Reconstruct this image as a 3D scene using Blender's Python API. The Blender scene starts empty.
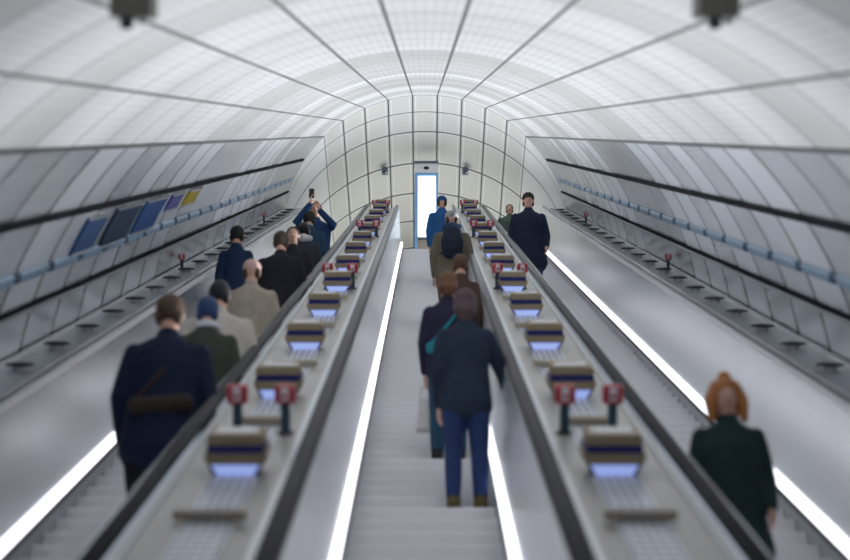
import bpy, bmesh, math, random
from mathutils import Vector, Matrix
random.seed(7)
R_ = math.radians
sc = bpy.context.scene
COL = sc.collection
TH = R_(30)
CS, SN = math.cos(TH), math.sin(TH)
CAMZ = 1.55
def P(u, n, s):
    """slope frame: u across, n square to the slope, s up along the slope (from the viewing point)"""
    return Vector((u, s*CS - n*SN, CAMZ + s*SN + n*CS))

# ------------------------------------------------------------------ camera, world, exposure
F = 2000.0
cam = bpy.data.cameras.new('camera'); camo = bpy.data.objects.new('camera', cam); COL.objects.link(camo)
cam.sensor_width = 36; cam.lens = F/850*36; cam.clip_end = 200
camo.location = (0, 0, CAMZ)
camo.rotation_euler = (R_(90) + TH - math.atan(148/F), 0, 0)
cam.dof.use_dof = True; cam.dof.focus_distance = 36; cam.dof.aperture_fstop = 1.65
sc.camera = camo
w = bpy.data.worlds.new('world'); sc.world = w; w.use_nodes = True
w.node_tree.nodes['Background'].inputs[0].default_value = (.80, .87, 1, 1)
w.node_tree.nodes['Background'].inputs[1].default_value = .7
sc.view_settings.view_transform = 'Standard'; sc.view_settings.look = 'None'
sc.view_settings.exposure = 0.0; sc.view_settings.gamma = 1

def area(name, loc, rot, sx, sy, power, col=(1, 1, 1), spread=180):
    l = bpy.data.lights.new(name, 'AREA'); l.shape = 'RECTANGLE'; l.size = sx; l.size_y = sy
    l.energy = power; l.color = col; l.spread = R_(spread)
    o = bpy.data.objects.new(name, l); COL.objects.link(o); o.location = loc; o.rotation_euler = rot
    return o
# added fill lamps without fittings: behind the viewing point and beyond the crest
area('lower_fill_light', (0, -5, 3.6), (R_(62), 0, 0), 5, 3, 260, (.95, .98, 1))
UPL = 21.0        # watts of each deck uplighter
HALL_FILL = 75  # watts of the added fill lamp beyond the crest

# ------------------------------------------------------------------ dimensions
RV = 3.09; NC = -.74*RV; SJ = 42.67
NS = -2.5; ND = -1.64
SB, ST = 5.2, 43.2
T15 = math.tan(R_(15))
JY, JZ = P(0, NC, SJ).y, P(0, NC, SJ).z
APEX = JZ + RV

# ------------------------------------------------------------------ helpers
def tag(o, label=None, cat=None, group=None, kind=None):
    if label: o['label'] = label
    if cat: o['category'] = cat
    if group: o['group'] = group
    if kind: o['kind'] = kind
    return o
def mesh_obj(name, bm, mat, parent=None, smooth=False):
    bmesh.ops.recalc_face_normals(bm, faces=bm.faces)
    me = bpy.data.meshes.new(name); bm.to_mesh(me); bm.free()
    for m in (mat if isinstance(mat, list) else [mat]): me.materials.append(m)
    if smooth:
        for p in me.polygons: p.use_smooth = True
    o = bpy.data.objects.new(name, me); COL.objects.link(o)
    if parent: o.parent = parent
    return o
def empty(name, loc=(0, 0, 0), rot=(0, 0, 0)):
    o = bpy.data.objects.new(name, None); COL.objects.link(o); o.location = loc; o.rotation_euler = rot
    o.empty_display_size = .1
    return o
def copy_tree(o, parent=None):
    c = o.copy(); COL.objects.link(c)
    if parent: c.parent = parent
    for ch in [x for x in KIDS.get(o.name, [])]: copy_tree(ch, c)
    return c
KIDS = {}
def freeze(o):
    """remember the children of a prototype (before copies exist)"""
    for x in list(bpy.data.objects):
        if x.parent is o:
            KIDS.setdefault(o.name, []).append(x); freeze(x)
def box(bm, c, d, bev=0, taper=1.0):
    vs = []
    for z in (-1, 1):
        k = taper if z > 0 else 1
        for x, y in ((-1, -1), (1, -1), (1, 1), (-1, 1)):
            vs.append(bm.verts.new((c[0]+x*d[0]/2*k, c[1]+y*d[1]/2*k, c[2]+z*d[2]/2)))
    fs = [bm.faces.new([vs[i] for i in q]) for q in
          ((0, 3, 2, 1), (4, 5, 6, 7), (0, 1, 5, 4), (1, 2, 6, 5), (2, 3, 7, 6), (3, 0, 4, 7))]
    if bev:
        es = list({e for f in fs for e in f.edges})
        bmesh.ops.bevel(bm, geom=es, offset=bev, segments=2, affect='EDGES', profile=.7)
def prism(bm, prof, s0, s1, segs=1):
    """profile of (u,n) points swept along the slope"""
    rings = []
    for k in range(segs+1):
        s = s0 + (s1-s0)*k/segs
        rings.append([bm.verts.new(P(u, n, s)) for u, n in prof])
    m = len(prof)
    for a, b in zip(rings, rings[1:]):
        for i in range(m):
            bm.faces.new((a[i], a[(i+1) % m], b[(i+1) % m], b[i]))
    bm.faces.new(rings[0][::-1]); bm.faces.new(rings[-1])
def extrude_poly(bm, pts, a0, a1, axis='y'):
    r = []
    for a in (a0, a1):
        if axis == 'y': r.append([bm.verts.new((x, a, z)) for x, z in pts])
        else: r.append([bm.verts.new((a, x, z)) for x, z in pts])
    m = len(pts)
    for i in range(m): bm.faces.new((r[0][i], r[0][(i+1) % m], r[1][(i+1) % m], r[1][i]))
    bm.faces.new(r[0][::-1]); bm.faces.new(r[1])
def disc(bm, c, r, depth, axis=Vector((0, 1, 0)), seg=24, r2=None):
    q = Vector((0, 0, 1)).rotation_difference(axis).to_matrix().to_4x4()
    bmesh.ops.create_cone(bm, cap_ends=True, segments=seg, radius1=r, radius2=r if r2 is None else r2, depth=depth,
                          matrix=Matrix.Translation(c) @ q)

# ------------------------------------------------------------------ materials
class NB:
    def __init__(s, mat): s.t = mat.node_tree; s.n = s.t.nodes; s.l = s.t.links
    def m(s, op, a, b=None, c=None):
        nd = s.n.new('ShaderNodeMath'); nd.operation = op
        for i, v in enumerate((a, b, c)):
            if v is None: continue
            if isinstance(v, (int, float)): nd.inputs[i].default_value = v
            else: s.l.new(v, nd.inputs[i])
        return nd.outputs[0]
    def mix(s, f, a, b):
        nd = s.n.new('ShaderNodeMix'); nd.data_type = 'RGBA'
        for i, v in ((0, f), (6, a), (7, b)):
            if isinstance(v, (int, float)): nd.inputs[i].default_value = v
            elif isinstance(v, tuple): nd.inputs[i].default_value = (*v[:3], 1)
            else: s.l.new(v, nd.inputs[i])
        return nd.outputs[2]
    def sep(s, v):
        nd = s.n.new('ShaderNodeSeparateXYZ'); s.l.new(v, nd.inputs[0]); return nd.outputs
    def line(s, v, wd):
        """1 on a line of half width wd around whole numbers of v"""
        f = s.m('FRACT', s.m('ADD', v, .5)); d = s.m('ABSOLUTE', s.m('SUBTRACT', f, .5))
        return s.m('LESS_THAN', d, wd)
    def rnd(s, v, off=0.0):
        nd = s.n.new('ShaderNodeTexWhiteNoise'); nd.noise_dimensions = '1D'
        s.l.new(s.m('ADD', s.m('FLOOR', v), off), nd.inputs['W']); return nd.outputs['Value']
def mat(name, col, rough=.5, metal=0, emit=None, es=0, noise=.06, nscale=8, bump=0, spec=.5, coat=0):
    m = bpy.data.materials.new(name); m.use_nodes = True
    b = m.node_tree.nodes['Principled BSDF']; nb = NB(m)
    b.inputs['Roughness'].default_value = rough; b.inputs['Metallic'].default_value = metal
    b.inputs['Specular IOR Level'].default_value = spec; b.inputs['Coat Weight'].default_value = coat
    if noise:
        tc = nb.n.new('ShaderNodeTexCoord'); nt = nb.n.new('ShaderNodeTexNoise'); nt.inputs['Scale'].default_value = nscale
        nt.inputs['Detail'].default_value = 4; nb.l.new(tc.outputs['Object'], nt.inputs['Vector'])
        c = nb.mix(nt.outputs[0], tuple(x*(1-noise) for x in col), tuple(min(1, x*(1+noise)) for x in col))
        nb.l.new(c, b.inputs['Base Color'])
        if bump:
            bp = nb.n.new('ShaderNodeBump'); bp.inputs['Strength'].default_value = bump; bp.inputs['Distance'].default_value = .01
            nb.l.new(nt.outputs[0], bp.inputs['Height']); nb.l.new(bp.outputs[0], b.inputs['Normal'])
    else: b.inputs['Base Color'].default_value = (*col, 1)
    if emit: b.inputs['Emission Color'].default_value = (*emit, 1); b.inputs['Emission Strength'].default_value = es
    return m
M = {}
M['steel'] = mat('brushed_steel', (.62, .64, .66), .32, .9, noise=.08, nscale=3)
M['balu'] = mat('balustrade_steel', (.86, .88, .90), .24, .8, noise=.1, nscale=1.5)
M['skirt'] = mat('skirt_dark', (.06, .065, .07), .45, .5)
M['skirtg'] = mat('skirt_steel', (.42, .43, .45), .4, .5)
M['rubgrey'] = mat('handrail_highlight', (.10, .10, .105), .32, 0)  # lighter grey puts the highlight on the rubber into the colour
M['shine'] = mat('handrail_reflection', (.35, .35, .36), .2, .3)  # paler grey paints in the reflection off the outer rubber
M['rubber'] = mat('handrail_rubber', (.022, .024, .028), .38, 0)
M['deck'] = mat('deck_steel', (.46, .45, .425), .40, .4, noise=.08, nscale=5)
M['odeck'] = mat('outer_deck_steel', (.50, .52, .55), .28, .8, noise=.1, nscale=4)
M['led'] = mat('led_strip', (.9, .9, .95), .4, emit=(.94, .93, 1), es=2.0, noise=0)
M['beige'] = mat('beige_enamel', (.36, .285, .185), .5, 0, noise=.06)
M['blue'] = mat('dark_blue_enamel', (.02, .025, .21), .35, .1)
M['lens'] = mat('lamp_lens', (.6, .7, 1), .3, emit=(.36, .47, 1), es=.62, noise=0)
M['upl'] = mat('uplight_glass', (.3, .3, .3), .3, emit=(.9, .95, 1), es=.15, noise=0)
M['bar'] = mat('stopper_grey', (.50, .44, .34), .5, 0)
M['darkbar'] = mat('stopper_dark', (.05, .055, .06), .4, .4)
M['post'] = mat('post_blue_grey', (.05, .09, .13), .4, .3)
M['red'] = mat('red_enamel', (.50, .05, .07), .35, 0, noise=.03)
M['white'] = mat('white_enamel', (.82, .82, .84), .4, 0, noise=.02)
M['matte'] = mat('matte_black', (.012, .013, .016), .9, 0, spec=.1)
M['black'] = mat('black_metal', (.02, .021, .024), .4, .3)
M['olive'] = mat('camera_housing', (.20, .19, .155), .5, .2)
M['glassd'] = mat('dark_lens', (.01, .012, .03), .1, 0, coat=1)
M['floor'] = mat('terrazzo', (.42, .42, .41), .5, 0, noise=.12, nscale=60)
M['doorglow'] = mat('bright_glass', (.9, .95, 1), .3, emit=(.80, .92, 1), es=1.9, noise=0)
M['doorblue'] = mat('blue_edge', (.25, .45, .75), .3, .3)
M['frameg'] = mat('door_frame_grey', (.12, .15, .2), .4, .5)

def tread_mat():
    m = mat('step_aluminium', (.5, .5, .51), .45, .15, noise=0); nb = NB(m); b = nb.n['Principled BSDF']
    tc = nb.n.new('ShaderNodeTexCoord'); x, y, z = nb.sep(tc.outputs['Object'])
    g = nb.line(nb.m('MULTIPLY', x, 60), .22)
    c = nb.mix(g, (.86, .86, .88), (.60, .60, .63)); nb.l.new(c, b.inputs['Base Color'])
    return m
M['step'] = tread_mat()
def tray_mat():
    m = mat('tray_mesh', (.8, .82, .85), .35, .2, noise=0); nb = NB(m); b = nb.n['Principled BSDF']
    tc = nb.n.new('ShaderNodeTexCoord'); x, y, z = nb.sep(tc.outputs['Object'])
    g = nb.m('MAXIMUM', nb.line(nb.m('MULTIPLY', x, 23), .16), nb.line(nb.m('MULTIPLY', y, 14), .16))
    c = nb.mix(g, (.97, .98, 1), (.22, .26, .38)); nb.l.new(c, b.inputs['Base Color'])
    return m
M['tray'] = tray_mat()
def vault_mat():
    m = mat('vault_panels', (.8, .8, .8), .55, 0, noise=0); nb = NB(m); b = nb.n['Principled BSDF']
    uv = nb.n.new('ShaderNodeUVMap'); x, y, z = nb.sep(uv.outputs[0])      # x: angle/10 deg, y: metres
    ang = nb.m('ADD', x, .5)
    seam = nb.line(ang, .028)
    y = nb.m('DIVIDE', nb.m('SUBTRACT', y, 11.1-24.8), 1.24)
    ring = nb.line(y, .04)
    r1 = nb.rnd(y, 3.3); r2 = nb.rnd(nb.m('MULTIPLY', y, 2.0), 9.1)
    base = nb.mix(r1, (.44, .44, .42), (.90, .905, .92))
    base = nb.mix(nb.m('MULTIPLY', r2, .3), base, (.66, .66, .64))
    fine = nb.m('MAXIMUM', nb.line(nb.m('MULTIPLY', y, 8), .14), nb.m('MULTIPLY', nb.line(nb.m('MULTIPLY', x, 8), .12), 1.0))
    base = nb.mix(nb.m('MULTIPLY', fine, .45), base, (.42, .43, .44))
    base = nb.mix(nb.m('MULTIPLY', ring, .8), base, (.30, .31, .31))
    base = nb.mix(seam, base, (.05, .055, .06))
    nb.l.new(base, b.inputs['Base Color'])
    return m
M['vault'] = vault_mat()
def wall_mat():
    m = mat('wall_steel_panels', (.6, .62, .64), .26, .55, noise=0); nb = NB(m); b = nb.n['Principled BSDF']
    uv = nb.n.new('ShaderNodeUVMap'); x, y, z = nb.sep(uv.outputs[0])
    y = nb.m('DIVIDE', nb.m('SUBTRACT', y, 11.1-24.8), 1.24)
    ring = nb.line(y, .042); r1 = nb.rnd(nb.m('ADD', y, 0), 5.5)
    base = nb.mix(r1, (.36, .39, .42), (.76, .80, .85))
    base = nb.mix(ring, base, (.05, .055, .06)); nb.l.new(base, b.inputs['Base Color'])
    nb.l.new(nb.m('MULTIPLY_ADD', r1, .14, .18), b.inputs['Roughness'])
    # every panel stands a hair out of line with its neighbours
    g = nb.n.new('ShaderNodeBump'); g.inputs['Strength'].default_value = .12; g.inputs['Distance'].default_value = .02
    nb.l.new(nb.m('MULTIPLY', nb.m('FRACT', y), nb.m('SUBTRACT', r1, .5)), g.inputs['Height'])
    nb.l.new(g.outputs[0], b.inputs['Normal'])
    return m
M['wall'] = wall_mat()
def end_mat(plain):
    m = mat('hall_panels' + ('_plain' if plain else ''), (.6, .6, .58), .6, 0, noise=0); nb = NB(m); b = nb.n['Principled BSDF']
    uv = nb.n.new('ShaderNodeUVMap'); x, y, z = nb.sep(uv.outputs[0])     # x angle/10, y rib number
    a = nb.m('ADD', x, .5)
    seam = nb.m('MAXIMUM', nb.line(a, .03), nb.line(y, .020))
    if plain:
        seam = nb.line(y, .018); base = (.74, .75, .74)
    else:
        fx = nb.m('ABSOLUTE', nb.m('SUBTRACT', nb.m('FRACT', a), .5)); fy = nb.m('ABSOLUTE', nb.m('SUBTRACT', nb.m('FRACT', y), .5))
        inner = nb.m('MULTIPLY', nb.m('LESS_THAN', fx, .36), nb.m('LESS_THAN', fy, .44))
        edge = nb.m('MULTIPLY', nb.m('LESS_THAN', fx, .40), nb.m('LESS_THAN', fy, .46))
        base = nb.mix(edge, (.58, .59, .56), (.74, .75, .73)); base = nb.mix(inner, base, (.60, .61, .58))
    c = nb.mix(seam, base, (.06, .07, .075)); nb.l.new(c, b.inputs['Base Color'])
    return m
M['end'] = end_mat(False); M['endp'] = end_mat(True)

# ------------------------------------------------------------------ structure: vault, walls, hall
def shell(name, a0, a1, fn, vlist, material, thick=.12, step=2.5, kind='structure'):
    """fn(angle_deg, v, r) -> point; UV = (angle/10, v)"""
    bm = bmesh.new(); uvl = bm.loops.layers.uv.new('UVMap')
    na = max(1, round(abs(a1-a0)/step)); A = [a0+(a1-a0)*i/na for i in range(na+1)]
    g = {}
    for k, r in enumerate((RV, RV+thick)):
        for i, a in enumerate(A):
            for j, v in enumerate(vlist): g[k, i, j] = bm.verts.new(fn(a, v, r))
    def q(keys, uvs):
        f = bm.faces.new([g[x] for x in keys])
        for lp, t in zip(f.loops, uvs): lp[uvl].uv = t
    for i in range(na):
        for j in range(len(vlist)-1):
            uvs = [(A[i]/10, vlist[j]), (A[i+1]/10, vlist[j]), (A[i+1]/10, vlist[j+1]), (A[i]/10, vlist[j+1])]
            for k in (0, 1): q([(k, i, j), (k, i+1, j), (k, i+1, j+1), (k, i, j+1)], uvs)
    nv = len(vlist)-1
    for i in range(na):
        for j in (0, nv): q([(0, i, j), (0, i+1, j), (1, i+1, j), (1, i, j)], [(A[i]/10, vlist[j])]*4)
    for j in range(nv):
        for i in (0, na): q([(0, i, j), (0, i, j+1), (1, i, j+1), (1, i, j)], [(A[i]/10, vlist[j])]*4)
    o = mesh_obj(name, bm, material, smooth=False)
    o['kind'] = kind
    return o
def inc(a, v, r):                      # v = metres up the slope; the last ring lies on the mitre
    ra = R_(a); n = r*math.cos(ra)
    s = v if v < SJ-2 else SJ + n*T15
    return P(r*math.sin(ra), NC+n, s)
vl = [-3 + i for i in range(0, 44)] + [SJ]
shell('ceiling', -45, 45, inc, vl, M['vault'])
shell('wall_left', -45, -100, inc, vl, M['wall'])
shell('wall_right', 45, 100, inc, vl, M['wall'])
ribs = [0, .72, 1.58, 3.03, 4.48, 5.9, 7.35, 8.8, 10.25, 11.7, 13.15]
def hall(a, v, r):
    ra = R_(a); z = r*math.cos(ra)
    k = int(v); f = v-k
    d = ribs[k] + (f*(ribs[k+1]-ribs[k]) if f else 0)
    y0 = JY - RV*T15
    y = y0 + d
    if v == 0: y = JY - z*T15
    else: y = max(y, JY - z*T15 + .02*v)
    return Vector((r*math.sin(ra), y, JZ + z))
hv = [0, 1, 2, 3, 4, 5, 6, 7, 8, 9, 10]
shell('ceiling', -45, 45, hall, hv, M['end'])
shell('wall_far_left', -45, -100, hall, hv, M['endp'])
shell('wall_far_right', 45, 100, hall, hv, M['endp'])
CREST = P(0, NS, ST)
bm = bmesh.new(); box(bm, (0, CREST.y+6.0, CREST.z-.1), (6.1, 11.6, .2)); tag(mesh_obj('floor', bm, M['floor']), kind='structure')
bm = bmesh.new(); box(bm, (0, -2.2, -.1), (6.4, 8.0, .2)); tag(mesh_obj('floor', bm, M['floor']), kind='structure')
bm = bmesh.new()                        # end of the upper hall
pts = [(RV*math.sin(R_(a)), JZ+RV*math.cos(R_(a))) for a in range(-100, 101, 5)]
extrude_poly(bm, pts, CREST.y+11.8, CREST.y+12, 'y'); tag(mesh_obj('wall_back', bm, M['floor']), kind='structure')
area('upper_fill_light', (0, CREST.y+3.2, CREST.z+.25), (R_(180), 0, 0), 3.6, 4.5, HALL_FILL, (1, .99, .95))  # unseen lamp added to brighten the upper hall

# rails and ledges fixed along the steel walls
def on_circle(a, r): return (r*math.sin(R_(a)), NC + r*math.cos(R_(a)))
def wall_strip(name, ang, half, d0, d1, material, s1, nm=None):
    for sg in (-1, 1):
        bm = bmesh.new()
        pr = [on_circle(sg*(ang-half), RV-d0), on_circle(sg*(ang+half), RV-d0), on_circle(sg*(ang+half), RV-d1), on_circle(sg*(ang-half), RV-d1)]
        prism(bm, pr, SB, s1, 1)
        yield sg, mesh_obj(name, bm, material)
for k, (sg, o) in enumerate(wall_strip('trim_1', 56.4, .42, .002, .03, M['matte'], 42.2)): o.name = f'trim_{k+1}'; tag(o, kind='structure')
for k, (sg, o) in enumerate(wall_strip('trim_3', 70.6, .2, .002, .03, M['matte'], 42.6)): o.name = f'trim_{k+3}'; tag(o, kind='structure')
for k, (sg, o) in enumerate(wall_strip('trim_5', 71.3, .3, .002, .03, M['steel'], 42.6)): o.name = f'trim_{k+5}'; tag(o, kind='structure')
for k, (sg, o) in enumerate(wall_strip('trim_7', 77.9, .2, .002, .03, M['matte'], 42.6)): o.name = f'trim_{k+7}'; tag(o, kind='structure')
for k, (sg, o) in enumerate(wall_strip('trim_9', 44.9, .3, -.003, .012, M['black'], 43.2)): o.name = f'trim_{k+9}'; tag(o, kind='structure')

# ------------------------------------------------------------------ escalators
def step_mesh():
    bm = bmesh.new()                    # local: x across, y into the rise (horizontal), z up; origin at the nosing
    w_ = .472
    pr = [(0, 0), (.335, 0), (.335, -.03), (.03, -.03), (.012, -.2), (-.012, -.2), (-.004, -.02)]
    extrude_poly(bm, pr, -w_, w_, 'x')
    return bm
STEP = None
def escalator(uc, side, label, inner_top):
    """side: 0 middle, -1/+1 outer ones. inner_top = (left,right) (u of panel top, u of handrail)"""
    global STEP
    root = empty('escalator', P(uc, NS, SB)); tag(root, label, 'escalator', None)
    inv = Matrix.Translation(-root.location)
    def part(name, bm, m):
        bmesh.ops.transform(bm, matrix=inv, verts=bm.verts); return mesh_obj(name, bm, m, root)
    for sg, (ut, uh, top_n) in zip((-1, 1), inner_top):
        us = uc + sg*.48
        bm = bmesh.new(); prism(bm, [(us, NS-.25), (us+sg*.03, NS-.25), (us+sg*.03, NS+.10), (us, NS+.10)], SB, ST); part('skirt', bm, M['skirtg'])
        bm = bmesh.new(); prism(bm, [(us-sg*.006, NS+.055), (us, NS+.055), (us, NS+.095), (us-sg*.006, NS+.095)], SB, ST); part('brush_strip', bm, M['skirt'])
        bm = bmesh.new(); prism(bm, [(us-sg*.005, NS+.10), (us+sg*.035, NS+.10), (us+sg*.035, NS+.145), (us+sg*.02, NS+.145)], SB, ST-.1); part('light_strip', bm, M['led'])
        bm = bmesh.new(); prism(bm, [(us+sg*.037, NS+.02), (us+sg*.06, NS+.02), (ut+sg*.02, top_n), (ut, top_n)], SB, ST-.05, 8)
        part('balustrade_panel', bm, M['balu'])
        bm = bmesh.new(); outer = side and sg == side; hw = .016 if outer else .042; uh = ut+sg*.062 if outer else uh
        prof = [(uh+hw*math.cos(R_(t)), top_n+.045+.032*math.sin(R_(t))) for t in range(0, 360, 30)]
        prism(bm, prof, SB, ST-.2, 1)
        for f in bm.faces: f.smooth = True
        part('handrail', bm, M['shine'] if outer else (M['rubber'] if side else M['rubgrey']))
        bm = bmesh.new(); hh = .036 if outer else .012; prism(bm, [(ut-sg*.004, top_n+.001), (ut+sg*(.04 if outer else .09), top_n+.001), (ut+sg*(.04 if outer else .09), top_n+hh), (ut-sg*.004, top_n+hh)], SB, ST-.1)
        part('handrail_track', bm, M['white'] if outer else M['balu'])
    k = 0; s = SB
    while s < ST-.39:
        if STEP is None:
            o = mesh_obj('step', step_mesh(), M['step'], root); STEP = o
        else:
            o = STEP.copy(); COL.objects.link(o); o.parent = root
        o.location = P(uc, NS, s) - root.location
        s += .4; k += 1
    return root
UC = 1.92
escalator(0, 0, 'middle of the three escalators, pale grey steps climbing straight away from the viewer', [(-.555, -.60, ND), (.555, .60, ND)])
escalator(-UC, -1, 'escalator on the left side, crowded with riders', [(-UC-.555, -UC-.62, ND), (-1.33, -1.25, ND)])
escalator(UC, 1, 'escalator on the right side with only three riders on it', [(1.33, 1.25, ND), (UC+.555, UC+.62, ND)])

# ------------------------------------------------------------------ decks
def deck(u0, u1, label, m):
    root = empty('escalator_deck', P((u0+u1)/2, ND, SB)); tag(root, label, 'deck')
    inv = Matrix.Translation(-root.location)
    bm = bmesh.new(); prism(bm, [(u0, ND-.06), (u1, ND-.06), (u1, ND), (u0, ND)], SB, ST-.05, 1)
    bmesh.ops.transform(bm, matrix=inv, verts=bm.verts); mesh_obj('deck_plate', bm, m, root)
    for u in (u0+.02, u1-.02):
        bm = bmesh.new(); prism(bm, [(u-.018, ND), (u+.018, ND), (u+.018, ND+.018), (u-.018, ND+.018)], SB, ST-.06, 1)
        bmesh.ops.transform(bm, matrix=inv, verts=bm.verts); mesh_obj('edge_trim', bm, M['steel'], root)
    return root
deck(-1.205, -.65, 'grey metal deck between left and middle escalators carrying a row of lamps', M['deck'])
deck(.65, 1.205, 'grey metal deck between middle and right escalators carrying a row of lamps', M['deck'])
deck(-3.0, -2.525, 'narrow steel deck along the left wall with dark blocks on it', M['odeck'])
deck(2.525, 3.0, 'narrow steel deck along the right wall with dark blocks on it', M['odeck'])

# deck lamps ---------------------------------------------------------
SR = (TH, 0, 0)
def deck_lamp():
    root = empty('deck_lamp', (0, 0, 0), SR)
    def tr(z0, z1, w0, w1, y0, y1):
        bm = bmesh.new(); extrude_poly(bm, [(-w0/2, z0), (w0/2, z0), (w1/2, z1), (-w1/2, z1)], y0, y1)
        bmesh.ops.bevel(bm, geom=list(bm.edges), offset=.006, segments=2, affect='EDGES'); return bm
    mesh_obj('housing', tr(.065, .125, .285, .315, -.02, .30), M['beige'], root)
    mesh_obj('blue_band', tr(.125, .168, .285, .272, -.01, .29), M['blue'], root)
    cap = mesh_obj('cap', tr(.168, .225, .285, .262, -.02, .26), M['beige'], root)
    bm = bmesh.new(); box(bm, (0, .13, .2275), (.2, .16, .006)); mesh_obj('uplight_glass', bm, M['upl'], cap)
    bm = bmesh.new(); extrude_poly(bm, [(-.085, .002), (.085, .002), (.12, .063), (-.12, .063)], .0, .2); mesh_obj('lens', bm, M['lens'], root)
    for sg in (-1, 1):
        bm = bmesh.new(); extrude_poly(bm, [(sg*.088, .002), (sg*.1, .002), (sg*.138, .064), (sg*.122, .064)], -.005, .22); mesh_obj('bracket', bm, M['blue'], root)
    return root
lamp0 = deck_lamp(); lamp0.scale = (.97, 1, .9); freeze(lamp0)
LS = [9.45 + 2.77*k for k in range(-1, 13)]
ordw = ['nearest', 'second nearest', 'third nearest', 'fourth nearest', 'fifth nearest', 'sixth nearest', 'seventh nearest', 'eighth nearest', 'ninth nearest', 'tenth nearest', 'eleventh nearest', 'twelfth nearest', 'thirteenth nearest', 'fourteenth nearest', 'fifteenth nearest']
used = False
for sg, side in ((-1, 'left'), (1, 'right')):
    i = 0
    for s in LS:
        if s > ST-.5: continue
        if s > 8: area('uplight', P(sg*.905, ND+.26, s+.12), (R_(180)+TH, 0, 0), .3, .2, UPL, (.93, .96, 1), 170)
        if s < 8: continue              # the one below the frame is only a lamp's light on the vault; its box is left out
        o = lamp0 if not used else copy_tree(lamp0)
        used = True
        o.location = P(sg*.905, ND, s)
        tag(o, f'beige deck lamp with dark blue band, {ordw[i]} on the {side}-hand lamp deck', 'lamp', f'deck lamps on the {side} deck')
        i += 1
# trays with bright mesh and flat stoppers ---------------------------
def tray():
    bm = bmesh.new(); box(bm, (0, 0, .006), (.215, 1.45, .012)); return mesh_obj('cable_tray', bm, M['tray'])
tr0 = tray(); tr0.rotation_euler = SR
def stopper():
    bm = bmesh.new(); box(bm, (0, 0, .036), (.31, .06, .045), .012); return mesh_obj('deck_stopper', bm, M['bar'])
st0 = stopper(); st0.rotation_euler = SR
u1 = u2 = False
for sg, side in ((-1, 'left'), (1, 'right')):
    for i, s in enumerate(LS):
        if s > ST-1: continue
        if i > 0:
            pass
        b = s - 1.14
        if b > 6:
            o = st0 if not u1 else st0.copy()
            if u1: COL.objects.link(o)
            u1 = True
            o.location = P(sg*.905, ND, b)
            tag(o, f'flat grey stopper bar across the {side}-hand lamp deck, {ordw[i]} to the viewer', 'stopper', f'stopper bars on the {side} deck')
        for (lo, hi) in ((s-2.35, s-.04),):
            o = tr0 if not u2 else tr0.copy()
            if u2: COL.objects.link(o)
            u2 = True
            o.scale = (1, (hi-lo)/1.45, 1); o.location = P(sg*.905, ND, (lo+hi)/2)
            tag(o, f'bright mesh tray before a lamp on the {side}-hand lamp deck, {ordw[i]} one', 'cable tray', f'mesh trays on the {side} deck')
# outer dark blocks ---------------------------------------------------
def block():
    root = empty('deck_block', (0, 0, 0), SR)
    bm = bmesh.new(); bmesh.ops.create_uvsphere(bm, u_segments=20, v_segments=10, radius=1)
    for v in bm.verts: v.co = Vector((v.co.x*.105, v.co.y*.06, max(0, v.co.z)*.02+.035+min(0, v.co.z)*.012))
    mesh_obj('pad', bm, M['darkbar'], root, True)
    bm = bmesh.new(); disc(bm, (0, 0, .012), .05, .024, Vector((0, 0, 1)), 20); mesh_obj('foot', bm, M['steel'], root)
    return root
blk0 = block(); freeze(blk0); used = False
for sg, side in ((-1, 'left'), (1, 'right')):
    i = 0; s = 8.2
    while s < ST-.6:
        o = blk0 if not used else copy_tree(blk0); used = True
        o.location = P(sg*2.80, ND, s)
        tag(o, f'dark oval block on the deck along the {side} wall, in a regular row', 'block', f'dark oval blocks on the {side} wall deck')
        s += 1.385; i += 1
# emergency stop posts -------------------------------------------------
def stop_post():
    root = empty('emergency_stop_post', (0, 0, 0), SR)
    bm = bmesh.new(); box(bm, (0, 0, .10), (.05, .05, .2), .006); mesh_obj('post', bm, M['post'], root)
    bm = bmesh.new(); box(bm, (0, 0, .008), (.09, .09, .016), .004); mesh_obj('base_plate', bm, M['black'], root)
    bm = bmesh.new(); box(bm, (0, 0, .26), (.115, .09, .125), .028); h = mesh_obj('red_head', bm, M['red'], root, False)
    bm = bmesh.new(); box(bm, (0, -.046, .265), (.042, .012, .085), .004); mesh_obj('white_face', bm, M['white'], h)
    bm = bmesh.new(); disc(bm, (0, -.056, .255), .014, .014); mesh_obj('button', bm, M['red'], h)
    return root
sp0 = stop_post(); sp0.scale = (1, 1, .84); freeze(sp0); used = False
dist = ['nearest', 'second', 'third', 'farthest']
for sg, side in ((-1, 'left'), (1, 'right')):
    for i, s in enumerate((10.8, 20.9, 31.2, 40.5)):
        for u, where in ((.76, 'middle escalator'), (1.02, f'{side} escalator')):
            o = sp0 if not used else copy_tree(sp0); used = True
            o.location = P(sg*u, ND, s)
            tag(o, f'red emergency stop post on the {side} lamp deck, {dist[i]} pair, {where} side', 'stop button', 'emergency stop posts on the lamp decks')
    for i, s in enumerate((23.8, 36)):
        o = copy_tree(sp0); o.location = P(sg*2.90, ND, s); o.scale = (.7, .7, .6)
        tag(o, f'{"nearer" if i == 0 else "farther"} red stop button on the deck along the {side} wall', 'stop button', 'stop buttons by the walls')

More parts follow.
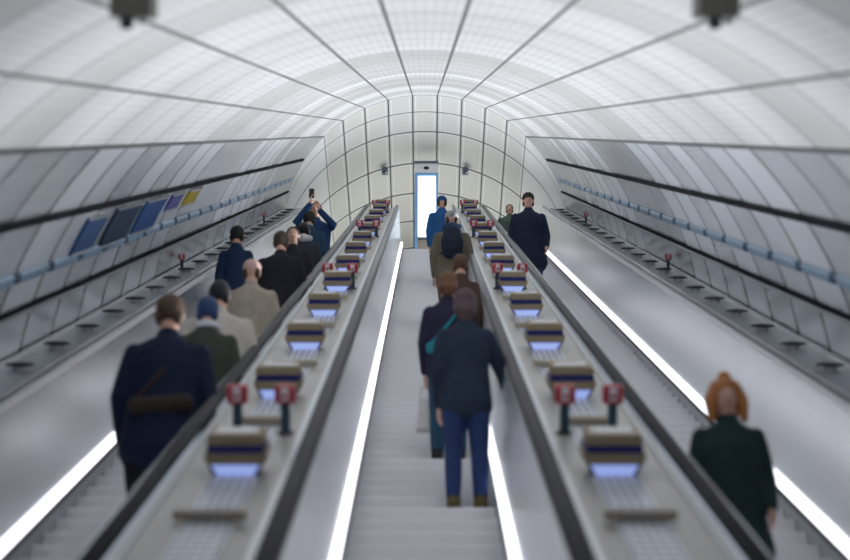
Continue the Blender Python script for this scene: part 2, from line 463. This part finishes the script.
# ------------------------------------------------------------------ lit doorway at the top
dy = CREST.y + 1.0
def zat(py, y): return CAMZ + y*math.tan(TH - math.atan(148/F) + math.atan((280-py)/F))
D = {k: zat(k, dy) for k in (162, 174, 237)}
wd = 23/F*math.hypot(dy, D[200] if 200 in D else D[174])
droot = empty('door_1', (0.03, dy, CREST.z)); tag(droot, kind='structure')
def dpart(name, z0, z1, x0, x1, m, d0=0, d1=.2):
    bm = bmesh.new(); box(bm, ((x0+x1)/2, (d0+d1)/2, (z0+z1)/2-CREST.z), (x1-x0, d1-d0, z1-z0)); return mesh_obj(name, bm, m, droot)
h = wd/2
dpart('header', D[174]+.03, D[162]-.03, -h, h, M['white'], .02)
dpart('header_cap', D[162]-.03, D[162]+.03, -h-.01, h+.01, M['frameg'])
dpart('lintel', D[174]-.03, D[174]+.03, -h, h, M['doorblue'])
dpart('glass_panel', D[237], D[174]-.03, -h+.075, h-.05, M['doorglow'], .05)
dpart('jamb', CREST.z, D[174]-.03, -h, -h+.075, M['doorblue'])
dpart('jamb', CREST.z, D[174]-.03, h-.05, h, M['doorblue'])
dpart('sill', D[237]-.05, D[237], -h+.075, h-.05, M['frameg'])
dpart('base_panel', CREST.z, D[237]-.05, -h+.075, h-.05, M['bar'], .03)
bm = bmesh.new(); disc(bm, (0, .0, (D[162]+D[174])/2-CREST.z), .03, .05); bmesh.ops.scale(bm, vec=(2, 1, 1), verts=bm.verts); mesh_obj('sensor', bm, M['black'], droot)

# ------------------------------------------------------------------ cameras on the vault
def cctv(loc, sc_, label, rz=0, down=0):
    root = empty('security_camera', loc, (TH if not down else 0, 0, rz))
    bm = bmesh.new(); box(bm, (0, 0, -.085*sc_), (.19*sc_, .26*sc_, .13*sc_), .01*sc_); mesh_obj('housing', bm, M['olive'] if not down else M['frameg'], root)
    bm = bmesh.new(); box(bm, (0, .02, .0), (.06*sc_, .06*sc_, .14*sc_)); mesh_obj('bracket', bm, M['black'], root)
    bm = bmesh.new(); disc(bm, (-.02*sc_, -.10*sc_, -.165*sc_), .032*sc_, .06*sc_, Vector((0, -.6, -.8))); mesh_obj('lens', bm, M['glassd'], root)
    bm = bmesh.new(); disc(bm, (.05*sc_, -.06*sc_, -.16*sc_), .025*sc_, .04*sc_, Vector((0, 0, -1))); mesh_obj('sensor', bm, M['white'], root)
    tag(root, label, 'camera', 'security cameras')
    return root
for sg, side in ((-1, 'left'), (1, 'right')):
    cctv(P(sg*1.155, .578, 8.0), .85, f'olive grey camera box on the near vault, upper {side} of the view')
    a = R_(17.5); y0 = JY - RV*T15 + 2.9
    cctv(Vector((sg*RV*math.sin(a)*.99, y0, JZ + RV*math.cos(a) - .08)), .75, f'small dark camera high on the far panelled hall, {side} of the bright doorway', 0, 1)

def reflection_block(side):  # raised blocks stand in for reflections of the deck lamps in the steel
    root = empty('wall_reflection', (0, 0, 0))
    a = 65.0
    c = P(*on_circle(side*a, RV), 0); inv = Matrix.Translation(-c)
    for nm, pr, mm, s0, s1 in (('body', [(a-.55, RV-.004), (a+.55, RV-.004), (a+.6, RV-.045), (a-.2, RV-.03)], M['ledge'], -.5, .5), ('reflection_dark_edge', [(a+.56, RV-.004), (a+.95, RV-.004), (a+.95, RV-.03), (a+.56, RV-.03)], M['refl_dark'], -.58, .58)):
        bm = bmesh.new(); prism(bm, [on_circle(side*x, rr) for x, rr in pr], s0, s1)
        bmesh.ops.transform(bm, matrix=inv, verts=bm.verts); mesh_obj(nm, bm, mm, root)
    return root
M['ledge'] = mat('blue_grey_reflection', (.20, .32, .44), .4, .2); M['refl_dark'] = mat('dark_blue_grey', (.05, .09, .14), .5, .2)  # reflection tones put into the block colours
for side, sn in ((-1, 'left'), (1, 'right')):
    p0 = reflection_block(side); freeze(p0); s = 11.72; first = True
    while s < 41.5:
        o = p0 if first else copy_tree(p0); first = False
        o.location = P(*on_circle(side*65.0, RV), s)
        tag(o, f'blue grey block standing in for a reflection, long row along the steel {sn} wall', 'wall block', f'blue grey reflection blocks on the {sn} wall')
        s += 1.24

# ------------------------------------------------------------------ wall posters on the left wall (blue, violet, yellow)
def patch(side, s, wdt, a0, a1, col, label):  # thin framed piece of mottled colour curved to the wall
    bm = bmesh.new()
    prism(bm, [on_circle(side*a, r) for r, aa in ((RV-.003, (a0, (a0+a1)/2, a1)), (RV-.022, (a1, (a0+a1)/2, a0))) for a in aa], s, s+wdt, 1)
    pm = mat('patch_colour', tuple(x*.7 for x in col), .6, 0, spec=.2, noise=.25, nscale=2.5)
    root = empty('wall_patch', P(*on_circle(side*(a0+a1)/2, RV), s)); inv = Matrix.Translation(-root.location)
    bmesh.ops.transform(bm, matrix=inv, verts=bm.verts); mesh_obj('print', bm, pm, root)
    for aa in (a0, a1):
        bm = bmesh.new(); prism(bm, [on_circle(side*(aa-.25), RV-.003), on_circle(side*(aa+.25), RV-.003), on_circle(side*(aa+.25), RV-.03), on_circle(side*(aa-.25), RV-.03)], s, s+wdt, 1)
        bmesh.ops.transform(bm, matrix=inv, verts=bm.verts); mesh_obj('frame', bm, M['steel'], root)
    tag(root, label, 'patch', 'posters on the left wall'); return root
for s, wdt, a0, a1, c, l in (
        (15.6, 1.0, 58.4, 64.5, (.03, .10, .28), 'mid blue wall poster, nearest one on the left wall'),
        (17.0, 1.5, 57.8, 65.0, (.01, .04, .10), 'dark navy wall poster, second nearest on the left wall'),
        (18.8, 1.5, 57.8, 64.5, (.02, .09, .30), 'deep blue wall poster between the navy and the violet ones'),
        (20.7, 1.0, 57.8, 61.5, (.10, .10, .35), 'small violet blue wall poster, just before the yellow one'),
        (22.2, 1.1, 57.8, 61.5, (.62, .46, .03), 'small yellow wall poster under the black wall rail on the left')):
    patch(-1, s, wdt, a0, a1, c, l)

# ------------------------------------------------------------------ people
def tube(bm, pts, rad, flat=1.0, seg=14, upv=None):
    """round-capped chain through pts; rad = radius or (rx, ry) per point; ry along upv"""
    pts = [Vector(p) for p in pts]; rr = [(r, r) if isinstance(r, (int, float)) else r for r in rad]
    P2, R2 = [], []
    d0 = (pts[1]-pts[0]).normalized(); d1 = (pts[-1]-pts[-2]).normalized()
    for k in (0.15, .5, .85):
        c = math.sqrt(1-(1-k)**2); m_ = min(rr[0]); P2.append((pts[0]-d0*m_*(1-k)*.98, d0)); R2.append((rr[0][0]*c, rr[0][1]*c))
    for i, p in enumerate(pts):
        a = pts[max(0, i-1)]; b = pts[min(len(pts)-1, i+1)]
        P2.append((p, (b-a).normalized())); R2.append(rr[i])
    for k in (.85, .5, .15):
        c = math.sqrt(1-(1-k)**2); m_ = min(rr[-1]); P2.append((pts[-1]+d1*m_*(1-k)*.98, d1)); R2.append((rr[-1][0]*c, rr[-1][1]*c))
    rings = []
    for (p, d), (rx, ry) in zip(P2, R2):
        up = Vector(upv) if upv else (Vector((0, 1, 0)) if abs(d.y) < .9 else Vector((0, 0, 1)))
        x = up.cross(d).normalized(); y = d.cross(x).normalized()
        rings.append([bm.verts.new(p + x*rx*math.cos(2*math.pi*j/seg) + y*ry*math.sin(2*math.pi*j/seg)) for j in range(seg)])
    for a, b in zip(rings, rings[1:]):
        for j in range(seg): bm.faces.new((a[j], a[(j+1) % seg], b[(j+1) % seg], b[j]))
    bm.faces.new(rings[0][::-1]); bm.faces.new(rings[-1])
def ell(bm, c, r, rot=None, cut=None):
    res = bmesh.ops.create_uvsphere(bm, u_segments=20, v_segments=14, radius=1)
    for v in res['verts']:
        p = Vector((v.co.x*r[0], v.co.y*r[1], v.co.z*r[2]))
        if rot: p = rot @ p
        v.co = p + Vector(c)
def remesh(o, vox, sm=4):
    m = o.modifiers.new('remesh', 'REMESH'); m.mode = 'VOXEL'; m.voxel_size = vox; m.use_smooth_shade = True
    if sm: s = o.modifiers.new('smooth', 'SMOOTH'); s.iterations = sm; s.factor = .5
SKIN = mat('skin', (.62, .36, .27), .5, 0, noise=.05, nscale=30)
EYE = mat('eye', (.75, .75, .75), .2, noise=0); PUP = mat('pupil', (.02, .015, .01), .2, noise=0); LIP = mat('lips', (.45, .16, .14), .5, noise=0)
cmats = {}
def cm(col, rough=.8):
    if col not in cmats: cmats[col] = mat('cloth', col, rough, 0, noise=.25, nscale=14, bump=.3, spec=.3)
    return cmats[col]
def hand(bm, wrist, direc, k, palmn, curl=.35, thumb=1):
    """palm with four unequal bent fingers and a thumb leaving its side"""
    d = Vector(direc).normalized(); nrm = Vector(palmn); nrm = (nrm - d*nrm.dot(d)).normalized(); side = d.cross(nrm)*thumb
    w0 = Vector(wrist)
    tube(bm, [w0, w0+d*.04*k, w0+d*.085*k], [(.028*k, .02*k), (.038*k, .016*k), (.036*k, .014*k)], upv=nrm)
    for j, ln in enumerate((.068, .078, .072, .056)):
        b = w0 + d*.082*k + side*(.027-.018*j)*k
        a1 = curl*(.6+.1*j); q1 = (d*math.cos(a1)+nrm*math.sin(a1)); a2 = curl*2.0; q2 = (d*math.cos(a2)+nrm*math.sin(a2)); a3 = curl*3; q3 = (d*math.cos(a3)+nrm*math.sin(a3))
        p1 = b+q1*ln*.42*k; p2 = p1+q2*ln*.33*k; p3 = p2+q3*ln*.25*k
        tube(bm, [b-d*.02*k, b, p1, p2, p3], [.0088*k, .0088*k, .0082*k, .0075*k, .0065*k], seg=8)
    b = w0+d*.03*k+side*.026*k
    p1 = b+(d*.6+side*.75+nrm*.25).normalized()*.036*k; p2 = p1+(d*.85+side*.35+nrm*.4).normalized()*.028*k
    tube(bm, [b-side*.01*k, b, p1, p2], [.012*k, .012*k, .0105*k, .008*k], seg=8)
def person(uc, s, H, label, coat=(.02, .03, .06), trousers=(.02, .03, .07), shoes=(.02, .02, .02), hair=(.06, .035, .02), face=0,
           coat_len=.47, hairlen=0, hat=None, armL=None, armR=None, pack=None, bag=None, build=1.0, hood=None, legs=True,
           scarf=None, phone=None, yaw=0, tilt=0.0, stride=0, bun=False, vol=1.0, dy=.17, satchel=None):
    """feet on the step whose nosing is at s; face=1 looks down the slope, 0 looks up it. Local +Y is where the person faces"""
    k = round((s-SB)/.4); loc = P(uc, NS, SB+.4*k); loc.y += dy
    root = empty('person', loc, (0, 0, R_(yaw) + (math.pi if face else 0)))
    tag(root, label, 'person')
    q = H/1.75; W = build
    hipz, kz, az, shz, nz = .50*H, .275*H, .045*H, .80*H, .855*H
    hy = .0
    head = Vector((0, .025*q, .925*H)); 
    # arms: list [elbow, wrist] ; default hanging
    def arm(sg, a):
        sh = Vector((sg*.158*q*W, 0, shz-.035*q))
        if a is None: e = Vector((sg*.215*q*W, -.02*q, .615*H)); wr = Vector((sg*.20*q*W, .10*q, .49*H)); hd = Vector((0, .25, -1))
        else: e = Vector(a[0])*q; wr = Vector(a[1])*q; hd = Vector(a[2]) if len(a) > 2 else (wr-e)
        return sh, e, wr, hd.normalized()
    arms = [arm(-1, armL), arm(1, armR)]
    feet = []
    for sg in (-1, 1):
        lift = .2 if (stride == sg) else 0
        fy = .26 if lift else 0.0
        hip = Vector((sg*.085*q*W, 0, hipz)); an = Vector((sg*.10*q*W, -.05*q+fy, az+lift))
        kn = (hip+an)/2 + Vector((sg*.005, .03*q + (.10 if lift else 0), .01)); kn.z = kz + lift*.8
        feet.append((hip, kn, an))
    # body
    bm = bmesh.new()
    tube(bm, [(0, 0, hipz-.02), (0, 0, .56*H), (0, .005, .62*H), (0, .01*q, .72*H), (0, 0, shz-.01)],
         [(.155*q*W, .11*q*W), (.16*q*W, .11*q*W), (.135*q*W, .10*q*W), (.15*q*W, .10*q*W), (.10*q*W, .07*q*W)], upv=(0, 1, 0))
    tube(bm, [(0, -.005, shz-.02), (0, .005, nz), (0, .02*q, .90*H)], [.065*q, .055*q, .055*q])
    Rt = Matrix.Rotation(-tilt, 3, 'X')
    ell(bm, head+Vector((0, -.008*q, .018*q)), (.074*q, .092*q, .094*q), Rt)
    ell(bm, head+Rt @ Vector((0, .022*q, -.045*q)), (.055*q, .062*q, .068*q), Rt)
    tube(bm, [head+Rt @ Vector((0, .078*q, .012*q)), head+Rt @ Vector((0, .098*q, -.022*q))], [.009*q, .014*q], seg=8)
    for sg in (-1, 1): ell(bm, head+Rt @ Vector((sg*.076*q, -.005*q, -.005*q)), (.010*q, .02*q, .032*q), Rt)
    for i, (sh, e, wr, hd) in enumerate(arms):
        tube(bm, [sh, (sh+e)/2, e, (e+wr)/2, wr], [.045*q, .047*q, .038*q, .038*q, .027*q])
        sgi = (-1, 1)[i]
        pn = Vector((-sgi, .3, 0)) if abs(hd.z) > .8 else Vector((0, 0, -1))
        hand(bm, wr, hd, q, pn, .35, thumb=1 if i else -1)
    for sg, (hip, kn, an) in zip((-1, 1), feet):
        tube(bm, [hip, (hip+kn)/2, kn, (kn+an)/2+Vector((0, -.012, .03)), an], [.088*q*W, .075*q*W, .052*q, .05*q, .036*q])
        tube(bm, [an+Vector((0, -.02, -.03)), an+Vector((0, .09*q, -.045*q)), an+Vector((0, .16*q, -.05*q))], [(.032*q, .03*q), (.04*q, .028*q), (.036*q, .02*q)], upv=(0, 0, 1))
    b = mesh_obj('body', bm, SKIN, root); remesh(b, .0075, 3)
    # shoes
    for sg, (hip, kn, an) in zip((-1, 1), feet):
        bm = bmesh.new(); z0 = an.z-az
        tube(bm, [(an.x, an.y-.045*q, z0+.045*q), (an.x, an.y+.03*q, z0+.05*q), (an.x+sg*.008, an.y+.12*q, z0+.038*q), (an.x+sg*.008, an.y+.185*q, z0+.03*q)],
             [(.04*q, .045*q), (.044*q, .05*q), (.05*q, .037*q), (.044*q, .028*q)], upv=(0, 0, 1))
        tube(bm, [an+Vector((0, -.005, -.02)), an+Vector((0, 0, .07*q))], [.05*q, .05*q])
        so = mesh_obj('shoe', bm, cm(shoes), root, True); remesh(so, .009, 3)
    # trousers
    bm = bmesh.new()
    tube(bm, [(0, -.005, hipz-.06), (0, -.008, hipz+.03), (0, 0, .60*H)], [(.165*q*W, .125*q*W), (.175*q*W, .125*q*W), (.15*q*W, .11*q*W)], upv=(0, 1, 0))
    for sg, (hip, kn, an) in zip((-1, 1), feet):
        tube(bm, [hip+Vector((0, -.01, 0)), (hip+kn)/2, kn, (kn+an)/2+Vector((0, -.012, .02)), an+Vector((0, 0, .05*q))],
             [.103*q*W, .088*q*W, .066*q, .062*q, .055*q])
    tr = mesh_obj('trousers', bm, cm(trousers), root); remesh(tr, .011, 3)
    # coat
    bm = bmesh.new(); hem = coat_len*H
    flare = 1.0 + max(0, (.5-coat_len))*1.2
    tube(bm, [(0, -.005, hem), (0, -.005, (hem+.60*H)/2), (0, 0, .62*H), (0, .005, .72*H), (0, -.002, shz-.045*q), (0, -.002, shz+.005*q), (0, 0, shz+.035*H)],
         [(.195*q*W*flare, .145*q*W*flare), (.19*q*W, .14*q*W), (.175*q*W, .13*q*W), (.185*q*W, .135*q*W), (.18*q*W, .11*q*W), (.15*q*W, .09*q*W), (.075*q, .07*q)], upv=(0, 1, 0), seg=24)
    for sh, e, wr, hd in arms:
        tube(bm, [sh, (sh+e)/2, e, (e+wr)/2, e.lerp(wr, .93)], [.064*q, .064*q, .056*q, .050*q, .043*q])
    tube(bm, [(0, 0, shz+.01), (0, .002, nz-.016*H)], [.085*q, .07*q])
    co = mesh_obj('coat', bm, cm(coat), root); remesh(co, .011, 4)
    if hood:
        bm = bmesh.new(); tube(bm, [(-.09*q, -.06*q, nz-.02), (0, -.10*q, nz-.03), (.09*q, -.06*q, nz-.02)], [.045*q, .06*q, .045*q]); o = mesh_obj('hood', bm, cm(hood), root); remesh(o, .012, 3)
    # hair
    bm = bmesh.new()
    if True:
        ell(bm, head+Rt @ Vector((0, -.022*q, .032*q)), ((.080 if hat else .086)*q, (.080 if hat else .098)*q, (.070 if hat else .098)*q), Rt)
        for sg in (-1, 1): ell(bm, head+Rt @ Vector((sg*.055*q, -.035*q, -.02*q)), (.03*q, .05*q, .055*q), Rt)
        if hairlen:
            tube(bm, [head+Vector((0, -.06*q, 0)), head+Vector((0, -.085*q, -hairlen*.6*q)), head+Vector((0, -.08*q, -hairlen*q))], [(.085*q, .05*q), (.085*q, .045*q), (.05*q, .025*q)], upv=(0, 1, 0))
        if bun: ell(bm, head+Rt @ Vector((0, -.05*q, .135*q)), (.045*q, .045*q, .045*q))
        if vol > 1:
            for sg in (-1, 1): tube(bm, [head+Vector((sg*.05*q, -.03*q, .08*q)), head+Vector((sg*.095*q*vol, -.01*q, -.02*q)), head+Vector((sg*.10*q*vol, .01*q, -.15*q))], [.05*q, .045*q, .025*q])
        ho = mesh_obj('hair', bm, cm(hair, .55), root); remesh(ho, .009, 3)
    else: bm.free()
    if hat:
        bm = bmesh.new(); ell(bm, head+Rt @ Vector((0, -.008*q, .045*q)), (.088*q, .104*q, .085*q), Rt)
        tube(bm, [head+Rt @ Vector((-.07*q, .02*q, .02*q)), head+Rt @ Vector((0, .1*q, .045*q)), head+Rt @ Vector((.07*q, .02*q, .02*q))], [.012*q, .018*q, .012*q])
        o = mesh_obj('hat', bm, cm(hat), root); remesh(o, .009, 2)
    if face:
        for sg in (-1, 1):
            bm = bmesh.new(); ell(bm, head+Rt @ Vector((sg*.028*q, .074*q, .008*q)), (.012*q, .009*q, .007*q)); eo = mesh_obj('eye', bm, EYE, root, True)
            bm = bmesh.new(); ell(bm, head+Rt @ Vector((sg*.028*q, .082*q, .008*q)), (.005*q, .003*q, .005*q)); mesh_obj('pupil', bm, PUP, eo, True)
        bm = bmesh.new(); ell(bm, head+Rt @ Vector((0, .083*q, -.052*q)), (.022*q, .008*q, .007*q)); mesh_obj('mouth', bm, LIP, root, True)
    if scarf:
        bm = bmesh.new()
        pts = [(.075*q*math.cos(t*math.pi/4), .02*q+.08*q*math.sin(t*math.pi/4), nz) for t in range(9)]
        tube(bm, pts, [.035*q]*9, seg=8); tube(bm, [(.03*q, .10*q, nz), (.04*q, .15*q, .72*H), (.04*q, .15*q, .66*H)], [.03*q]*3)
        o = mesh_obj('scarf', bm, cm(scarf), root); remesh(o, .011, 2)
    if pack:
        pr = empty('backpack', (0, 0, 0)); pr.parent = root
        bm = bmesh.new(); tube(bm, [(0, -.20*q, .60*H), (0, -.215*q, .68*H), (0, -.19*q, .775*H)], [(.13*q, .085*q), (.145*q, .095*q), (.11*q, .07*q)], upv=(0, 1, 0)); o = mesh_obj('pack_body', bm, cm(pack), pr); remesh(o, .012, 2)
        bm = bmesh.new(); tube(bm, [(0, -.275*q, .61*H), (0, -.285*q, .66*H)], [(.09*q, .04*q), (.09*q, .04*q)], upv=(0, 1, 0)); o = mesh_obj('pocket', bm, cm(pack), pr); remesh(o, .01, 2)
        for sg in (-1, 1):
            bm = bmesh.new(); tube(bm, [(sg*.09*q, -.14*q, .78*H), (sg*.105*q, -.02, shz+.045*q), (sg*.105*q, .13*q, .76*H), (sg*.12*q, .13*q, .68*H), (sg*.13*q, -.1*q, .62*H)], [.018*q]*5, seg=8); mesh_obj('shoulder_strap', bm, cm(pack), pr, True)
    if satchel:
        sroot = empty('waist_bag', (0, 0, 0)); sroot.parent = root
        bm = bmesh.new(); tube(bm, [(-.14*q, -.15*q, .56*H), (.14*q, -.15*q, .57*H)], [.05*q, .05*q]); o = mesh_obj('bag_body', bm, cm(satchel), sroot, True)
        bm = bmesh.new(); tube(bm, [(-.15*q, -.13*q, .58*H), (0, -.15*q, .68*H), (.14*q, -.06*q, .81*H), (.13*q, .08*q, .80*H)], [.015*q]*4, seg=8); mesh_obj('strap', bm, cm(satchel), sroot, True)
    if bag:
        sg, colr, (bw, bd, bh) = bag
        wr = arms[0 if sg < 0 else 1][2]; hx = arms[0 if sg < 0 else 1][3]; hp = wr + hx*.09*q
        br = empty('hand_bag', (loc.x, loc.y, loc.z)); br.rotation_euler = root.rotation_euler
        bm = bmesh.new(); box(bm, (hp.x, hp.y, hp.z-.14-bh/2), (bw, bd, bh), .015, .8); mesh_obj('bag_body', bm, cm(colr), br)
        bm = bmesh.new(); tube(bm, [(hp.x-bw*.3, hp.y, hp.z-.14), (hp.x-bw*.2, hp.y, hp.z-.03), (hp.x, hp.y, hp.z), (hp.x+bw*.2, hp.y, hp.z-.03), (hp.x+bw*.3, hp.y, hp.z-.14)], [.008]*5, seg=8); mesh_obj('handle', bm, cm(colr), br, True)
        br['label'] = bag_label(label); br['category'] = 'bag'
    if phone:
        wr, hd = arms[1][2], arms[1][3]; c = wr+hd*.10*q
        pho = empty('mobile_phone', (loc.x, loc.y, loc.z)); pho.rotation_euler = root.rotation_euler
        bm = bmesh.new(); box(bm, (c.x, c.y+.02, c.z+.05), (.075, .012, .15), .004); mesh_obj('phone_body', bm, M['black'], pho)
        bm = bmesh.new(); box(bm, (c.x, c.y+.012, c.z+.05), (.066, .003, .135)); mesh_obj('screen', bm, M['glassd'], pho)
        pho['label'] = 'black mobile phone held up by the rider at the top of the left escalator'; pho['category'] = 'phone'
    return root
def bag_label(l): return BAGL[l] if l in BAGL else 'bag in the hand of ' + l
BAGL = {}
def solve(px, head_py, H):
    """slope distance at which the top of a person of height H appears at head_py, and u for px"""
    a = math.atan(148/F)
    lo, hi = 5.0, 43.0
    for _ in range(40):
        s = (lo+hi)/2; n1 = NS + H*CS; s1 = s + H*SN
        y = 280 - F*(s1*math.sin(a)+n1*math.cos(a))/(s1*math.cos(a)-n1*math.sin(a))
        if y > head_py: lo = s
        else: hi = s
    s = (lo+hi)/2; s = SB + .4*round((s-SB)/.4)
    s1 = s + H*SN*.8
    return (px-425)*s1/F, s
def put(px, py, H, label, umin=None, umax=None, **kw):
    u, s = solve(px, py, H)
    if umin is not None: u = max(umin, min(umax, u))
    return person(u, s, H, label, **kw)
NAVY = (.012, .022, .055); BLK = (.012, .013, .018); JEAN = (.02, .05, .17)
# middle escalator, climbing away
l = 'rider in dark navy jacket and blue jeans climbing nearest on the middle escalator'
put(466, 280, 1.70, l, coat=(.018, .032, .06), trousers=(.018, .04, .13), shoes=(.10, .08, .03), hair=(.10, .06, .07), hairlen=.14, build=.95,
    armR=[(.27, .10, 1.12), (.34, .32, 1.0), (.1, 1, -.1)], coat_len=.47)
l = 'rider in dark purple coat with teal bag, left of the nearest rider on middle escalator'
BAGL[l] = 'small white carrier bag hanging beside the legs of nearest middle rider'
put(448, 264, 1.68, l, coat=(.022, .018, .05), trousers=(.02, .06, .12), hair=(.14, .065, .035), hairlen=.1, satchel=(.02, .22, .28), bag=(-1, (.75, .72, .7), (.16, .1, .26)), build=.92)
put(461, 246, 1.62, 'rider in dark brown coat, half hidden between backpack and nearest rider', coat=(.07, .04, .032), trousers=BLK, hair=(.10, .05, .03), build=.85)
put(452, 204, 1.80, 'rider in olive tan coat and grey woolly hat with black backpack', coat=(.15, .13, .095), trousers=(.10, .05, .03), hat=(.30, .30, .31), pack=(.012, .02, .04), hood=(.02, .06, .14), build=1.08)
put(442, 191, 1.76, 'rider in bright blue jacket and blue hat before the bright doorway', coat=(.02, .10, .28), trousers=(.02, .05, .15), hat=(.02, .09, .22), build=1.0)
# right escalator, coming down
put(527, 188, 1.90, 'descending man in long navy coat and dark cap on right escalator', umin=1.58, umax=2.2, face=1, coat=(.010, .017, .045), trousers=(.015, .03, .09), hat=(.03, .022, .02), coat_len=.38, build=1.15)
person(1.54, 35.6, 1.46, 'rider in olive green jacket behind the man in navy coat', face=1, coat=(.07, .10, .08), trousers=BLK, hair=(.05, .03, .02), build=1.25)
put(730, 370, 1.48, 'ginger haired woman in dark green coat looking down, nearest on right escalator', umin=1.58, umax=2.2, face=1, coat=(.010, .030, .032), trousers=BLK, hair=(.42, .16, .05), hairlen=.18, bun=True, vol=1.02, tilt=.2, coat_len=.36, build=1.05)
# left escalator, crowd
LN = dict(umin=-2.25, umax=-1.54)
put(163, 282, 1.84, 'big rider in navy coat with brown waist bag, nearest on left escalator', coat=(.004, .011, .038), trousers=(.006, .007, .011), hair=(.09, .055, .035), satchel=(.04, .025, .022), build=1.18, coat_len=.44, **LN)
put(209, 284, 1.64, 'rider in dark olive coat with white scarf, just ahead of the big navy rider', coat=(.045, .055, .042), trousers=BLK, hair=(.03, .06, .16), scarf=(.7, .7, .75), build=1.1, **LN)
put(242, 270, 1.70, 'rider in cream padded coat with black hair on left escalator', coat=(.55, .51, .45), trousers=(.30, .28, .25), hair=(.02, .02, .03), build=1.3, coat_len=.36, **LN)
put(262, 250, 1.68, 'rider in beige coat and pale pink hat in middle of left crowd', coat=(.36, .31, .25), trousers=(.1, .09, .08), hat=(.60, .40, .36), build=1.15, coat_len=.38, **LN)
put(240, 219, 1.74, 'rider in navy jacket beyond the cream coat, nearest the outer side of left escalator', umin=-2.24, umax=-2.16, coat=(.010, .028, .075), trousers=BLK, hair=(.02, .02, .02), build=.85)
put(284, 224, 1.76, 'rider in black coat with dark brown hair, right behind the beige coat', coat=(.012, .013, .02), trousers=BLK, hair=(.045, .03, .022), build=1.15, **LN)
put(302, 220, 1.70, 'dark dressed rider looking back down from left escalator', coat=(.014, .015, .025), trousers=(.10, .12, .17), hair=(.02, .02, .02), face=1, build=1.0, **LN)
put(322, 217, 1.64, 'rider in charcoal coat with black hair by the inner handrail, left escalator', coat=(.025, .032, .045), trousers=BLK, hair=(.015, .015, .018), build=1.05, umin=-1.68, umax=-1.56, hood=(.6, .6, .6))
put(324, 197, 1.80, 'tall rider in blue coat holding a phone up at the top of left escalator', coat=(.012, .045, .13), trousers=(.02, .04, .10), hair=(.05, .03, .03), face=1, build=1.2, phone=True,
    armR=[(.27, .16, 1.34), (.06, .26, 1.60), (-.1, .1, 1)], armL=[(-.27, .16, 1.30), (-.06, .26, 1.5), (.1, .1, 1)], umin=-1.72, umax=-1.58)
put(308, 205, 1.72, 'rider in dark teal coat beside the phone holder, left escalator', coat=(.012, .05, .09), trousers=BLK, hair=(.02, .02, .02), umin=-2.25, umax=-1.6)
